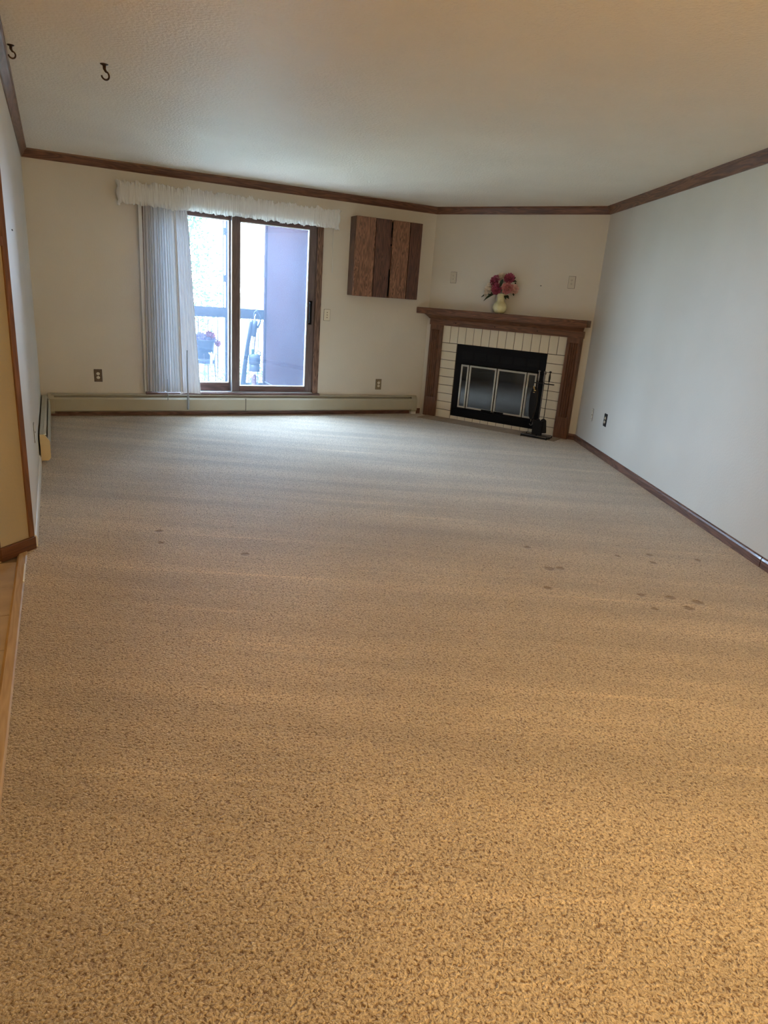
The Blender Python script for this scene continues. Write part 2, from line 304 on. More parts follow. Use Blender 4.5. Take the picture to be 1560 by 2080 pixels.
# ------------------------------------------------------------------ mesh helpers
class MB:
    def __init__(s): s.v = []; s.f = []
    def quadgrid(s, rows, cols, fn, close=False):
        b = len(s.v)
        for i in range(rows):
            for j in range(cols): s.v.append(tuple(fn(i, j)))
        cc = cols if close else cols-1
        for i in range(rows-1):
            for j in range(cc):
                k = (j+1) % cols
                s.f.append((b+i*cols+j, b+i*cols+k, b+(i+1)*cols+k, b+(i+1)*cols+j))
        return s
    def box(s, x0, x1, y0, y1, z0, z1):
        b = len(s.v)
        s.v += [(x, y, z) for z in (z0, z1) for y in (y0, y1) for x in (x0, x1)]
        s.f += [tuple(b+i for i in q) for q in ((0,2,3,1),(4,5,7,6),(0,1,5,4),(2,6,7,3),(0,4,6,2),(1,3,7,5))]
        return s
    def prism(s, poly, a0, a1, axis='x'):
        """poly: list of 2-d points; extruded along axis"""
        b = len(s.v); n = len(poly)
        for a in (a0, a1):
            for p in poly:
                s.v.append({'x': (a, p[0], p[1]), 'y': (p[0], a, p[1]), 'z': (p[0], p[1], a)}[axis])
        s.f.append(tuple(b+i for i in range(n))[::-1]); s.f.append(tuple(b+n+i for i in range(n)))
        for i in range(n):
            j = (i+1) % n; s.f.append((b+i, b+j, b+n+j, b+n+i))
        return s
    def tube(s, pts, r, n=10, cap=True):
        pts = [Vector(p) for p in pts]; rs = r if isinstance(r, (list, tuple)) else [r]*len(pts)
        b = len(s.v); prev = None
        for i, p in enumerate(pts):
            d = (pts[min(i+1, len(pts)-1)]-pts[max(i-1, 0)]).normalized()
            if prev is None:
                a = Vector((0, 0, 1)) if abs(d.z) < .9 else Vector((1, 0, 0)); x = d.cross(a).normalized()
            else: x = (prev-d*prev.dot(d)).normalized()
            prev = x; y = d.cross(x)
            for k in range(n):
                t = 2*pi*k/n; s.v.append(tuple(p+(x*cos(t)+y*sin(t))*rs[i]))
        for i in range(len(pts)-1):
            for k in range(n):
                l = (k+1) % n; s.f.append((b+i*n+k, b+i*n+l, b+(i+1)*n+l, b+(i+1)*n+k))
        if cap:
            s.f.append(tuple(b+k for k in range(n))[::-1]); s.f.append(tuple(b+(len(pts)-1)*n+k for k in range(n)))
        return s
    def lathe(s, prof, c=(0, 0, 0), n=24, cap=True):
        b = len(s.v)
        for (r, z) in prof:
            for k in range(n):
                t = 2*pi*k/n; s.v.append((c[0]+r*cos(t), c[1]+r*sin(t), c[2]+z))
        for i in range(len(prof)-1):
            for k in range(n):
                l = (k+1) % n; s.f.append((b+i*n+k, b+i*n+l, b+(i+1)*n+l, b+(i+1)*n+k))
        if cap:
            s.f.append(tuple(b+k for k in range(n))[::-1]); s.f.append(tuple(b+(len(prof)-1)*n+k for k in range(n)))
        return s
    def ball(s, c, r, n=10, sq=(1, 1, 1)):
        m = n//2+1
        b = len(s.v)
        for i in range(m+1):
            a = pi*i/m
            for k in range(n):
                t = 2*pi*k/n
                s.v.append((c[0]+r*sq[0]*sin(a)*cos(t), c[1]+r*sq[1]*sin(a)*sin(t), c[2]-r*sq[2]*cos(a)))
        for i in range(m):
            for k in range(n):
                l = (k+1) % n; s.f.append((b+i*n+k, b+i*n+l, b+(i+1)*n+l, b+(i+1)*n+k))
        return s
    def xf(s, M):
        s.v = [tuple(M @ Vector(p)) for p in s.v]; return s
    def build(s, name, m, parent=None, smooth=False, bevel=0, seg=2):
        me = bpy.data.meshes.new(name); me.from_pydata(s.v, [], s.f); me.validate(); me.update()
        if smooth:
            for p in me.polygons: p.use_smooth = True
        me.materials.append(MAT[m] if isinstance(m, str) else m)
        o = bpy.data.objects.new(name, me); COL.objects.link(o)
        if parent is not None: o.parent = parent
        if bevel:
            bm = o.modifiers.new('bevel', 'BEVEL'); bm.width = bevel; bm.segments = seg; bm.limit_method = 'ANGLE'; bm.angle_limit = radians(40)
        return o
def tag(o, label, cat, group=None):
    o['label'] = label; o['category'] = cat
    if group: o['group'] = group
    return o
def thing(name, label, cat, loc=(0, 0, 0), rz=0, group=None):
    o = bpy.data.objects.new(name, None); COL.objects.link(o); o.empty_display_size = .1
    o.location = loc; o.rotation_euler = (0, 0, rz); return tag(o, label, cat, group)
def struct(o, label=None):
    o['kind'] = 'structure'
    if label: o['label'] = label
    return o
def sempty(name, loc=(0, 0, 0), rz=0, label=None):
    o = bpy.data.objects.new(name, None); COL.objects.link(o); o.location = loc; o.rotation_euler = (0, 0, rz); return struct(o, label)
def place(o, loc, rz=0): o.location = loc; o.rotation_euler = (0, 0, rz); return o
CH = ((X1, 0, 0), ALPHA)               # frame of the chimney wall: x along it, -y into the room
RW = ((W, Y2, 0), BETA)                # frame of the right wall
T = .16
def rpt(s, off=0): return (W+RD.x*s, Y2+RD.y*s)

# ------------------------------------------------------------------ the room
YF = -10.2
se = (Y2-YF)/cos(WA)
RE = rpt(se)
KX = -3.4; KY = -3.967
# carpet
poly = [(0, 0), (X1, 0), (W, Y2), RE, (-.08, YF), (-.036, -3.85), (0, -3.82)]
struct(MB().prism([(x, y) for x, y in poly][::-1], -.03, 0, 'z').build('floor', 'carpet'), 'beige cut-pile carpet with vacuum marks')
# kitchen floor of square tiles
kf = struct(MB().box(KX, -.05, YF, KY+.16, -.05, -.012).build('floor', 'kfloor_grout'), 'tiled kitchen floor beside the carpet')
for i in range(0, 3):
    for j in range(0, 12):
        x1 = -.082-i*.305; y1 = -3.99-j*.305
        if i == 0 or True:
            MB().box(x1-.300, x1, max(y1-.300, YF), y1, -.012, -.004).build('tile', 'kfloor', kf, bevel=.002)
MB().box(KX, -.088-.92, YF, KY, -.012, -.005).build('vinyl_sheet', 'kfloor', kf)
st = MB()
prof = [(0, -.02), (0, .002), (.006, .006), (.036, .006), (.046, -.004), (.046, -.02)]
b0 = []
for y, xr in ((-3.855, -.0335), (YF, -.0775)):
    for (dx, z) in prof: st.v.append((xr-dx, y, z))
n = len(prof)
for i in range(n):
    j = (i+1) % n; st.f.append((i, j, n+j, n+i))
st.f += [tuple(range(n))[::-1], tuple(range(n, 2*n))]
struct(st.build('trim_1', 'strip'), 'pale wooden threshold strip between carpet and kitchen tile')

def wallbox(name, length, frame, m='wall', x0=0, z1=H):
    o = MB().box(x0, length, 0, T, -.03, z1).build(name, m); place(o, *frame); return struct(o)
# back wall with the door opening
OX0, OX1, OZ0, OZ1 = 1.06, 2.935, .235, 2.12
bw = MB().box(-T, OX0, 0, T, -.03, H).box(OX1, X1+.1, 0, T, -.03, H).box(OX0, OX1, 0, T, -.03, OZ0).box(OX0, OX1, 0, T, OZ1, H)
struct(bw.build('wall_back', 'wall'))
wallbox('wall_chimney', LC, CH)
wallbox('wall_right', se+.2, RW)
lw = MB().prism([(0, 0), (0, -3.807), (-.147, -3.954), (-.147, -3.80), (-T, -3.80), (-T, 0)], -.03, H, 'z').build('wall_left', 'wall'); struct(lw)
# yellow painted kitchen return, a thin skin on the 45 degree end of the left wall
KF = ((-.006, -3.813, 0), pi/4)
o = MB().box(-.212, 0, 0, .05, -.012, H).build('wall_kitchen', 'kitchen'); place(o, *KF); struct(o, 'yellow painted angled wall end beside the kitchen')
struct(MB().box(KX-T, -.155, KY+.005, KY+T, -.03, H).build('wall_kitchen', 'kitchen'))
struct(MB().box(KX-T, KX, YF-T, KY, -.03, H).build('wall_kitchen_left', 'kitchen'))
struct(MB().box(KX-T, RE[0]+.3, YF-T, YF, -.03, H).build('wall_front', 'wall'))
struct(MB().prism([(KX-T, YF-T), (RE[0]+.3, YF-T), (W+.6, Y2), (X1+.4, T), (-T, T), (-T, -3.7), (KX-T, -3.7)], H, H+.15, 'z').build('ceiling', 'ceiling'))

# crown moulding: profile in (y, z) with y<0 into the room
CP = [(0, H-.075), (-.008, H-.075), (-.012, H-.066), (-.020, H-.055), (-.034, H-.028), (-.042, H-.016), (-.050, H-.012), (-.052, H), (0, H)]
def crown(k, x0, x1, frame, c0, c1, m='crown'):
    s = MB(); n = len(CP)
    for a, c in ((x0, c0), (x1, c1)):
        for (y, z) in CP: s.v.append((a+c*(-y), y, z))
    for i in range(n):
        j = (i+1) % n; s.f.append((i, j, n+j, n+i))
    s.f += [tuple(range(n))[::-1], tuple(range(n, 2*n))]
    o = s.build('trim_%d' % k, m); place(o, *frame); return struct(o, 'stained oak crown moulding')
m1 = math.tan(abs(ALPHA)/2)
m2 = math.tan((abs(BETA)-abs(ALPHA))/2)
crown(2, 0, X1, ((0, 0, 0), 0), 1, -m1)
crown(3, 0, LC, CH, m1, -m2)
crown(4, 0, se, RW, m2, 0)
crown(5, -3.8, 0, ((0, 0, 0), pi/2), 0, -1)
# baseboards
BP = [(0, 0), (-.014, 0), (-.014, .048), (-.010, .060), (-.004, .066), (0, .066)]
def base(name, x0, x1, frame, c0=0, c1=0, m='base', lab=None):
    s = MB(); n = len(BP)
    for a, c in ((x0, c0), (x1, c1)):
        for (y, z) in BP: s.v.append((a+c*(-y), y, z))
    for i in range(n):
        j = (i+1) % n; s.f.append((i, j, n+j, n+i))
    s.f += [tuple(range(n))[::-1], tuple(range(n, 2*n))]
    o = s.build(name, m); place(o, *frame); return struct(o, lab)
base('baseboard_back', 0.02, X1, ((0, 0, 0), 0), 0, -m1)
base('baseboard_chimney', 1.965, LC, CH, 0, -m2)
base('baseboard_right', 0, 3.745, RW, m2, 0, lab='brown oak baseboard along the right wall')
base('baseboard_right', 3.753, se, RW, 0, 0)
base('baseboard_left', -3.80, -2.0, ((0, 0, 0), pi/2), m='wall')
# kitchen end trims
s = MB().box(-.215, .002, -.020, 0, -.004, .066).build('baseboard_kitchen', 'kitchen_base', bevel=.004); place(s, *KF); struct(s, 'dark stained base on the yellow wall end')
s = MB().box(-.026, .004, -.010, .01, .066, H).build('trim_7', 'kitchen_wood', bevel=.003); place(s, *KF); struct(s, 'reddish wood corner strip on the yellow wall end')
s = MB().box(-.215, -.026, -.016, 0, 1.488, 1.53).build('trim_8', 'kitchen_wood', bevel=.003); place(s, *KF); struct(s, 'wood rail across the yellow wall end')
s = MB().box(-.222, -.204, -.010, 0, .066, H).build('trim_9', 'kitchen_wood', bevel=.003); place(s, *KF); struct(s)
# left-over sliver of tack strip at the carpet edge
tag(MB().box(-.043, -.037, -4.27, -4.06, .002, .011).build('tack_strip', 'card'), 'thin white sliver sticking up along the carpet edge', 'strip')

# ------------------------------------------------------------------ sliding door unit
dr = sempty('door_1', label='sliding glass balcony door in brown wood')
def bar(name, x0, x1, y0, y1, z0, z1, m, par=dr, bev=.003): return MB().box(x0, x1, y0, y1, z0, z1).build(name, m, par, bevel=bev)
bar('casing', 2.868, 2.935, -.018, .02, .245, 2.13, 'casing')
bar('casing', 1.05, 2.868, -.018, .02, 2.085, 2.13, 'door_wood_x')
bar('casing', 1.00, 1.06, -.018, .02, .245, 2.13, 'casing')
bar('sill', 1.0, 2.952, -.045, .12, .218, .248, 'door_wood_x')
bar('track', 1.06, 2.868, -.012, .10, .248, .258, 'alu')
bar('jamb', 2.868, 2.90, .02, .15, .248, 2.09, 'door_wood')
bar('jamb', 1.04, 1.08, .02, .15, .248, 2.09, 'door_wood')
bar('head', 1.08, 2.868, .02, .15, 2.085, 2.12, 'door_wood_x')
def panel(name, x0, x1, gx0, gx1, gz0, gz1, y, lab):
    p = bpy.data.objects.new(name, None); COL.objects.link(p); p.parent = dr; p['label'] = lab
    y0, y1 = y, y+.036
    bar('stile', x0, gx0, y0, y1, .258, 2.085, 'door_wood', p); bar('stile', gx1, x1, y0, y1, .258, 2.085, 'door_wood', p)
    bar('rail', gx0, gx1, y0, y1, .258, gz0, 'door_wood_x', p); bar('rail', gx0, gx1, y0, y1, gz1, 2.085, 'door_wood_x', p)
    g = .008
    gs = MB().box(gx0, gx0+g, y0+.004, y1, gz0, gz1).box(gx1-g, gx1, y0+.004, y1, gz0, gz1).box(gx0, gx1, y0+.004, y1, gz0, gz0+g).box(gx0, gx1, y0+.004, y1, gz1-g, gz1)
    gs.build('edge_band', 'edge_band', p)
    MB().box(gx0, gx1, y0+.014, y0+.020, gz0, gz1).build('pane', 'pane', p)
    return p
panel('fixed_panel', 1.08, 1.955, 1.16, 1.905, .345, 2.045, .062, 'fixed left glass panel')
sp = panel('sliding_panel', 1.925, 2.868, 2.008, 2.782, .318, 2.038, .012, 'sliding right glass panel')
MB().box(1.917, 1.9255, .005, .05, .258, 2.085).build('weather_strip', 'alu', sp)
# handle
hd = MB().box(2.795, 2.833, -.004, .012, 1.03, 1.29)
hd.tube([(2.800, -.004, 1.05), (2.798, -.034, 1.06), (2.796, -.036, 1.16), (2.798, -.034, 1.265), (2.800, -.004, 1.275)], .006, 8)
hd.build('handle', 'black', sp, bevel=.002)

# ------------------------------------------------------------------ valance
def vpath(s, L0):
    # returns point and outward normal on a U-shaped path: wall, out, across, back to the wall
    x0, x1, d = .815, 3.065, .125
    segs = [((x0, -.004), (x0, -d)), ((x0, -d), (x1, -d)), ((x1, -d), (x1, -.004))]
    ls = [d, x1-x0, d]; tot = sum(ls); q = s*tot
    for (a, b), l, nn in zip(segs, ls, ((-1, 0), (0, -1), (1, 0))):
        if q <= l+1e-9: k = q/l; return Vector((a[0]+(b[0]-a[0])*k, a[1]+(b[1]-a[1])*k, 0)), Vector((nn[0], nn[1], 0))
        q -= l
    return Vector((x1, -.004, 0)), Vector((1, 0, 0))
VN = 1300
rows = 15
random.seed(11)
def vfn(i, j):
    s = j/(VN-1); p, nn = vpath(s, 0)
    x = s*2.5
    v = i/(rows-1)                     # 0 bottom .. 1 top
    nz = noise.noise(Vector((x*7, 0, 3))); nz2 = noise.noise(Vector((x*19, 4, 3))); nz3 = noise.noise(Vector((x*60, 9, 1)))
    zt = 2.262+.020*nz+.034*nz2+.020*nz3+.010*sin(x*2.1)
    nb = noise.noise(Vector((x*6, 5, 8))); nb2 = noise.noise(Vector((x*17, 7, 2))); nb3 = noise.noise(Vector((x*50, 1, 6)))
    zb = 2.064+.014*nb+.022*nb2+.014*nb3
    zp0, zp1 = 2.100, 2.225            # rod pocket
    if v < .2: z = zb+(zp0-zb)*v/.2; amp = .012+.018*(1-v/.2); off = .008*(1-v/.2)
    elif v > .8: z = zp1+(zt-zp1)*(v-.8)/.2; amp = .010+.020*(v-.8)/.2; off = .004*sin((v-.8)/.2*pi)
    else:
        k = (v-.2)/.6; z = zp0+(zp1-zp0)*k; amp = .0075; off = .016*sin(k*pi)
    g = (.35+1.0*abs(v-.5)*2)*noise.noise(Vector((x*40, v*2.5, 12)))+noise.noise(Vector((x*75, v*1.2, 2)))*.7+noise.noise(Vector((x*160, v*.8, 7)))*.5+noise.noise(Vector((x*22, v*2, 5)))*.6
    q = p+nn*(off+amp*g)
    return (q.x, min(q.y, -.002), z)
va = MB().quadgrid(rows, VN, vfn).build('valance', 'valance', smooth=True)
tag(va, 'white gathered ruffled valance above the sliding door', 'valance')

# ------------------------------------------------------------------ curtain (pleated stack and flat sheer edge)
ct = thing('curtain', 'white sheer curtain drawn to the left side of the door', 'curtain')
CN, CR = 420, 34
def right_edge(z): 
    k = max(0, (2.08-z)/1.83)
    return 1.447+.075*k**.6+.045*k*k
def cfn(i, j):
    z = 2.085-(2.085-.262)*i/(CR-1); k = (2.085-z)/1.82; u = j/(CN-1)
    x = 1.022-.020*k+u*(1.33+.06*k-1.02)
    a = (.026+.012*noise.noise(Vector((u*9, 0, 1))))*(1-.8*u**5)
    ph = u*2*pi*13+1.2*noise.noise(Vector((u*6, k*.9, 5)))
    y = -.085-a*(sin(ph)+.35*sin(2.3*ph+1))*(.75+.25*k)
    return (x+.006*cos(ph), min(y, -.05), z+.006*noise.noise(Vector((u*20, 3, k)))*(i == CR-1))
MB().quadgrid(CR, CN, cfn).build('pleated_panel', 'curtain', ct, smooth=True)
def sfn(i, j):
    z = 2.085-(2.085-.235)*i/(CR-1); k = (2.085-z)/1.82; u = j/119
    x0 = 1.315+.03*k; x1 = right_edge(z); x = x0+(x1-x0)*u
    y = -.062-.009*(1-.6*k)*sin(u*2*pi*6+1.5*noise.noise(Vector((u*3, k, 2))))-.006*sin(u*9+2*k)
    return (x, min(y, -.048), z+.012*(i == CR-1)*sin(u*3))
MB().quadgrid(CR, 120, sfn).build('sheer_panel', 'sheer', ct, smooth=True)
MB().tube([(right_edge(z)-.003, -.062, z) for z in [2.08-.05*i for i in range(37)]], .0035, 6).build('edge_hem', 'valance', ct, smooth=True)
MB().box(.985, 1.018, -.075, -.070, .262, 2.08).build('end_vane', 'valance', ct)
MB().box(.85, 3.03, -.10, -.02, 2.10, 2.14).build('headrail', 'alu', ct)
# cords
MB().tube([(1.421+.002*sin(z*9), -.104, z) for z in [.075+.03*i for i in range(22)]], [.012]*6+[.006]*16, 8).build('cord', 'graycord', ct, smooth=True)
MB().tube([(1.213, -.104, .175), (1.214, -.104, .24), (1.214, -.104, .40)], [.005, .003, .003], 8).build('cord', 'graycord', ct, smooth=True)
c = MB(); c.tube([(3.047, -.008, 2.08), (3.046, -.01, 1.99), (3.048, -.01, 1.90), (3.053, -.01, 1.75), (3.056, -.01, 1.62)], .0035, 6).ball((3.056, -.01, 1.61), .007)
tag(c.build('pull_cord', 'cord', smooth=True), 'thin white pull cord hanging beside the door casing', 'cord')

# ------------------------------------------------------------------ baseboard heaters
def heater(frame, x0, x1, lab, cap0=None, cap1=None, zoff=0):
    h = thing('baseboard_heater', lab, 'heater', *frame)
    D = .066
    # back plate with sloped top lip, open slot, front panel folded at the foot
    MB().box(x0, x1, -.006, 0, .03, .228).build('back_plate', 'heater', h)
    MB().prism([(0, .232), (-.030, .232), (-.046, .224), (-.046, .216), (-.028, .222), (0, .222)], x0, x1).build('top_lip', 'heater', h)
    MB().prism([(-D+.012, .196), (-D-.001, .176), (-D-.001, .062), (-D+.012, .050), (-D+.012, .056), (-D+.004, .066), (-D+.004, .174), (-D+.016, .192)], x0, x1).build('front_panel', 'heater', h)
    f = MB().box(x0+.02, x1-.02, -.046, -.014, .085, .185)
    f.build('fin_element', 'fin', h)
    MB().prism([(-.006, .196), (-.044, .206), (-.044, .203), (-.006, .193)], x0+.01, x1-.01).build('damper', 'heater', h)
    return h
h1 = heater(((0, -.004, 0), 0), .09, 4.19, 'long cream baseboard heater under the sliding door')
endp = [(0, .03), (0, .232), (-.032, .232), (-.068, .180), (-.068, .055), (-.05, .03)]
MB().prism(endp, 4.185, 4.262).build('end_cap', 'heater', h1, bevel=.002)
MB().box(4.19, 4.26, -.05, 0, .0, .035).build('end_foot', 'plate_white', h1)
h1b = MB().prism(endp, .062, .115).build('corner_cap', 'heater', h1, bevel=.002)
MB().box(2.06, 2.066, -.0685, -.066, .055, .19).build('joint', 'dark', h1)
h2 = heater(((.012, 0, -.012), pi/2), -1.955, -.11, 'short cream baseboard heater on the left wall near the corner')
e2 = MB().prism([(y*1.0, z) for y, z in endp], -1.985, -1.955).build('end_cap', 'heater_end', h2, bevel=.002); e2['label'] = 'yellowed end cap'
MB().prism([(y, z) for y, z in endp], -.125, -.066).build('corner_cap', 'heater', h2, bevel=.002)

# ------------------------------------------------------------------ tile surround, hearth
P0, U0, U1, TZ = .1041, .2388, 1.8003, 1.1226
ts = thing('tile_surround', 'cream tile surround with dark grout around the firebox', 'tile surround', *CH)
MB().box(U0-.01, .457, -.010, 0, -.005, TZ+.01).box(1.595, U1+.01, -.010, 0, -.005, TZ+.01).box(.457, 1.595, -.010, 0, .914, TZ+.01).box(.457, 1.595, -.010, 0, -.005, .046).build('grout_bed', 'grout', ts)
G = .0030
def tile(x0, x1, z0, z1):
    j = random.uniform(-.0006, .0006)
    MB().box(x0+G, x1-G, -.0175+j, -.009, z0+G, z1-G).build('tile', 'tile', ts, bevel=.0015, seg=1)
for i in range(15): tile(U0+i*P0, U0+(i+1)*P0, TZ-2*P0, TZ)
for i in range(9):
    z1 = TZ-2*P0-i*.1017
    tile(U0, U0+2*P0, z1-.1017, z1); tile(U1-2*P0, U1, z1-.1017, z1)
for i in range(11): tile(U0+(i+2)*P0, U0+(i+3)*P0, 0, .047)
he = thing('hearth', 'flush row of tan hearth tiles in front of the firebox', 'hearth', *CH)
MB().box(.136, 1.904, -.300, -.012, -.02, .0025).build('grout_bed', 'grout', he)
for i in range(17):
    x0 = .135+i*P0
    MB().box(x0+.0022, x0+P0-.0022, -.302, -.0195, .0, .0055).build('tile', 'hearth_tile', he, bevel=.001, seg=1)

# ------------------------------------------------------------------ mantelpiece
mt = thing('mantelpiece', 'dark oak mantelpiece with fluted pilasters', 'mantelpiece', *CH)
def ushelf(poly_yz, x0, x1, name, m='oak_x'):
    # ends: left mitred against the back wall
    s = MB(); n = len(poly_yz)
    for (y, z) in poly_yz: s.v.append((x0(y), y, z))
    for (y, z) in poly_yz: s.v.append((x1(y), y, z))
    for i in range(n):
        j = (i+1) % n; s.f.append((i, j, n+j, n+i))
    s.f += [tuple(range(n))[::-1], tuple(range(n, 2*n))]
    return s.build(name, m, mt, bevel=.003)
lim = lambda y: max(-.62*(-y)+.012, -.08)
ushelf([(0, 1.235), (-.150, 1.235), (-.155, 1.240), (-.155, 1.303), (-.150, 1.307), (0, 1.307)], lambda y: lim(y), lambda y: 2.022, 'shelf')
ushelf([(0, 1.185), (-.066, 1.185), (-.074, 1.195), (-.090, 1.205), (-.118, 1.222), (-.135, 1.230), (-.138, 1.236), (0, 1.236)], lambda y: .085-(-y)*.42, lambda y: 1.945+(-y)*.42, 'bed_moulding')
MB().box(.065, 1.975, -.055, 0, 1.115, 1.19).build('frieze', 'oak_x', mt, bevel=.002)
for k in (.42, .93, 1.45): MB().tube([(k, -.0535, 1.152), (k, -.058, 1.152)], .006, 10).build('plug', 'black2', mt, smooth=False)
for x0, x1 in ((.077, .242), (1.802, 1.965)):
    wd = x1-x0
    body = [(x0, 0), (x0, -.034), (x0+.004, -.038)]
    # four flutes
    n = 4; mg = .030; fwid = (wd-2*mg)/n
    pts = [(x0+.002, -.052)]
    pts = []
    for k in range(n):
        a = x0+mg+k*fwid
        pts += [(a+.004, -.052), (a+.006, -.042), (a+fwid/2, -.036), (a+fwid-.006, -.042), (a+fwid-.004, -.052)]
    fl = [(x0, 0), (x0, -.050), (x0+.002, -.052)]+pts+[(x1-.002, -.052), (x1, -.050), (x1, 0)]
    pi_ = MB().prism(fl[::-1], .24, 1.06, 'z').build('pilaster', 'oak', mt)
    MB().box(x0-.001, x1+.001, -.0535, 0, 0, .24).build('plinth_block', 'oak', mt, bevel=.003)
    MB().box(x0-.001, x1+.001, -.0535, 0, 1.06, 1.186).build('cap_block', 'oak', mt, bevel=.003)

# ------------------------------------------------------------------ fireplace insert
fp = thing('fireplace_insert', 'black steel fireplace with brass framed glass doors', 'fireplace', *CH)
A0, A1, Z0, Z1 = .457, 1.595, .047, .914
MB().box(A0, A1, -.022, 0, .695, Z1).box(A0, A1, -.022, 0, Z0, .150).box(A0, .530, -.022, 0, .15, .695).box(1.522, A1, -.022, 0, .15, .695).build('face_frame', 'black', fp, bevel=.002)
MB().box(.53, 1.522, -.006, 0, .15, .695).build('firebox_back', 'black2', fp)
for k in range(6):
    a = .535+k*.168
    MB().box(a, a+.142, -.0232, -.020, .750, .835).build('vent_panel', 'black2', fp)
MB().box(A0+.03, A1-.03, -.026, -.02, .065, .135).build('lower_grille', 'black', fp, bevel=.002)
def gdoor(x0, x1, z0, z1, lab, hnd=None):
    d = bpy.data.objects.new('glass_door', None); COL.objects.link(d); d.parent = fp; d['label'] = lab
    wv = .021; y0, y1 = -.034, -.020
    # mitred frame
    for q in range(4):
        if q == 0: pl_ = [(x0, z0), (x0, z1), (x0+wv, z1-wv), (x0+wv, z0+wv)]
        if q == 1: pl_ = [(x0, z1), (x1, z1), (x1-wv, z1-wv), (x0+wv, z1-wv)]
        if q == 2: pl_ = [(x1, z1), (x1, z0), (x1-wv, z0+wv), (x1-wv, z1-wv)]
        if q == 3: pl_ = [(x1, z0), (x0, z0), (x0+wv, z0+wv), (x1-wv, z0+wv)]
        MB().prism(pl_, y0, y1, 'y').build('frame_bar', 'brass', d, bevel=.002)
    MB().box(x0+wv-.002, x1-wv+.002, -.026, -.022, z0+wv-.002, z1-wv+.002).build('pane', 'fire_glass', d)
    if hnd:
        MB().box(hnd[0], hnd[1], -.046, -.034, z0+.002, z0+.018).build('handle', 'black', d, bevel=.003)
gdoor(.541, .646, .163, .682, 'narrow left side glass')
gdoor(.658, 1.010, .163, .682, 'left folding glass door', (.87, 1.0))
gdoor(1.022, 1.384, .163, .682, 'right folding glass door', (1.035, 1.16))
gdoor(1.394, 1.512, .163, .682, 'narrow right side glass')

# ------------------------------------------------------------------ fireplace tools
def chp(u, o, z=0):
    return Vector((X1, 0, z))+Vector((cos(ALPHA), sin(ALPHA), 0))*u+Vector((sin(ALPHA), -cos(ALPHA), 0))*o
TP = (1.672, .235)
tl = thing('fire_tool_stand', 'black iron fire tool stand on the carpet beside the hearth', 'tool stand', chp(*TP), ALPHA)
b_ = MB().prism([(-.150, -.085), (.150, -.085), (.165, .0), (.150, .085), (-.150, .085), (-.165, 0)], .006, .016, 'z')
b_.build('base_plate', 'iron', tl, bevel=.003)
MB().tube([(-.15, -.085, .03), (.15, -.085, .03), (.166, 0, .03), (.15, .085, .03), (-.15, .085, .03), (-.166, 0, .03), (-.15, -.085, .03)], .004, 8).build('base_rail', 'tool_steel', tl, smooth=True)
for x, y in ((-.15, -.085), (.15, -.085), (.15, .085), (-.15, .085)): MB().tube([(x, y, 0), (x, y, .03)], .005, 8).build('foot', 'iron', tl)
MB().tube([(0, 0, .012), (0, 0, .70)], .008, 10).ball((0, 0, .715), .016).build('post', 'iron', tl, smooth=True)
MB().box(-.11, .12, -.014, .014, .600, .610).build('cross_arm', 'iron', tl, bevel=.003)
def handle(s, x, y, zt, z0):
    s.tube([(x, y, z0), (x, y, zt-.11)], .0038, 8)
    s.lathe([(.004, -.11), (.009, -.10), (.011, -.06), (.008, -.025), (.006, -.012), (.006, -.002)], (x, y, zt), 12)
    return s.ball((x, y, zt), .013, 10, (1.15, 1.15, .8))
def tool(name, lab, x, y, zt, z0, parts):
    s = handle(MB(), 0, 0, zt, z0)
    o = thing(name, lab, 'fire tool', chp(TP[0]+x, TP[1]-y), ALPHA, 'fire tools hung on the stand')
    s.build('shaft', 'tool_steel' if name != 'fire_brush' else 'iron', o, smooth=True)
    for nm, mb, m in parts: mb.build(nm, m, o, smooth=nm in ('hook', 'brass_ornament'))
    return o
sh = MB().prism([(-.054, -.014), (.054, -.014), (.060, .006), (-.060, .006)], .040, .20, 'z')
sh.prism([(-.02, -.008), (.02, -.008), (.02, .004), (-.02, .004)], .19, .215, 'z')
tool('fire_shovel', 'black ash shovel hanging at the front of the tool stand', .015, -.045, .735, .20, [('scoop', sh, 'iron')])
br = MB().lathe([(.012, .215), (.032, .20), (.040, .14), (.050, .065), (.048, .06)], (0, 0, 0), 14)
tool('fire_brush', 'black hearth brush hanging at the right of the tool stand', .052, .020, .735, .19, [('bristles', br, 'bristle')])
pk = MB().tube([(0, 0, .16), (0, 0, .14), (-.014, 0, .125), (-.028, 0, .132), (-.034, 0, .146)], .0045, 8)
tool('fire_poker', 'steel poker with hooked tip at the left of the tool stand', -.062, -.01, .735, .15, [('hook', pk, 'tool_steel')])
# bellows with brass face hanging on the arm
bl = thing('bellows', 'black fireplace bellows with brass ornament hanging from the stand', 'bellows', chp(TP[0]-.085, TP[1]+.012), ALPHA)
MB().prism([(-.022, .56), (.022, .56), (.040, .50), (.044, .40), (.036, .30), (.022, .22), (.008, .20), (-.008, .20), (-.022, .22), (-.036, .30), (-.044, .40), (-.040, .50)], -.018, .018, 'y').build('body', 'iron', bl, bevel=.004)
MB().tube([(0, 0, .205), (0, 0, .165)], [.007, .004], 8).build('nozzle', 'tool_steel', bl, smooth=True)
MB().ball((-.004, -.020, .545), .013).ball((.008, -.022, .523), .015, 10, (1.1, .6, .6)).ball((-.010, -.02, .563), .008).ball((.0, -.02, .500), .010, 10, (1.3, .5, .5)).build('brass_ornament', 'gold', bl, smooth=True)

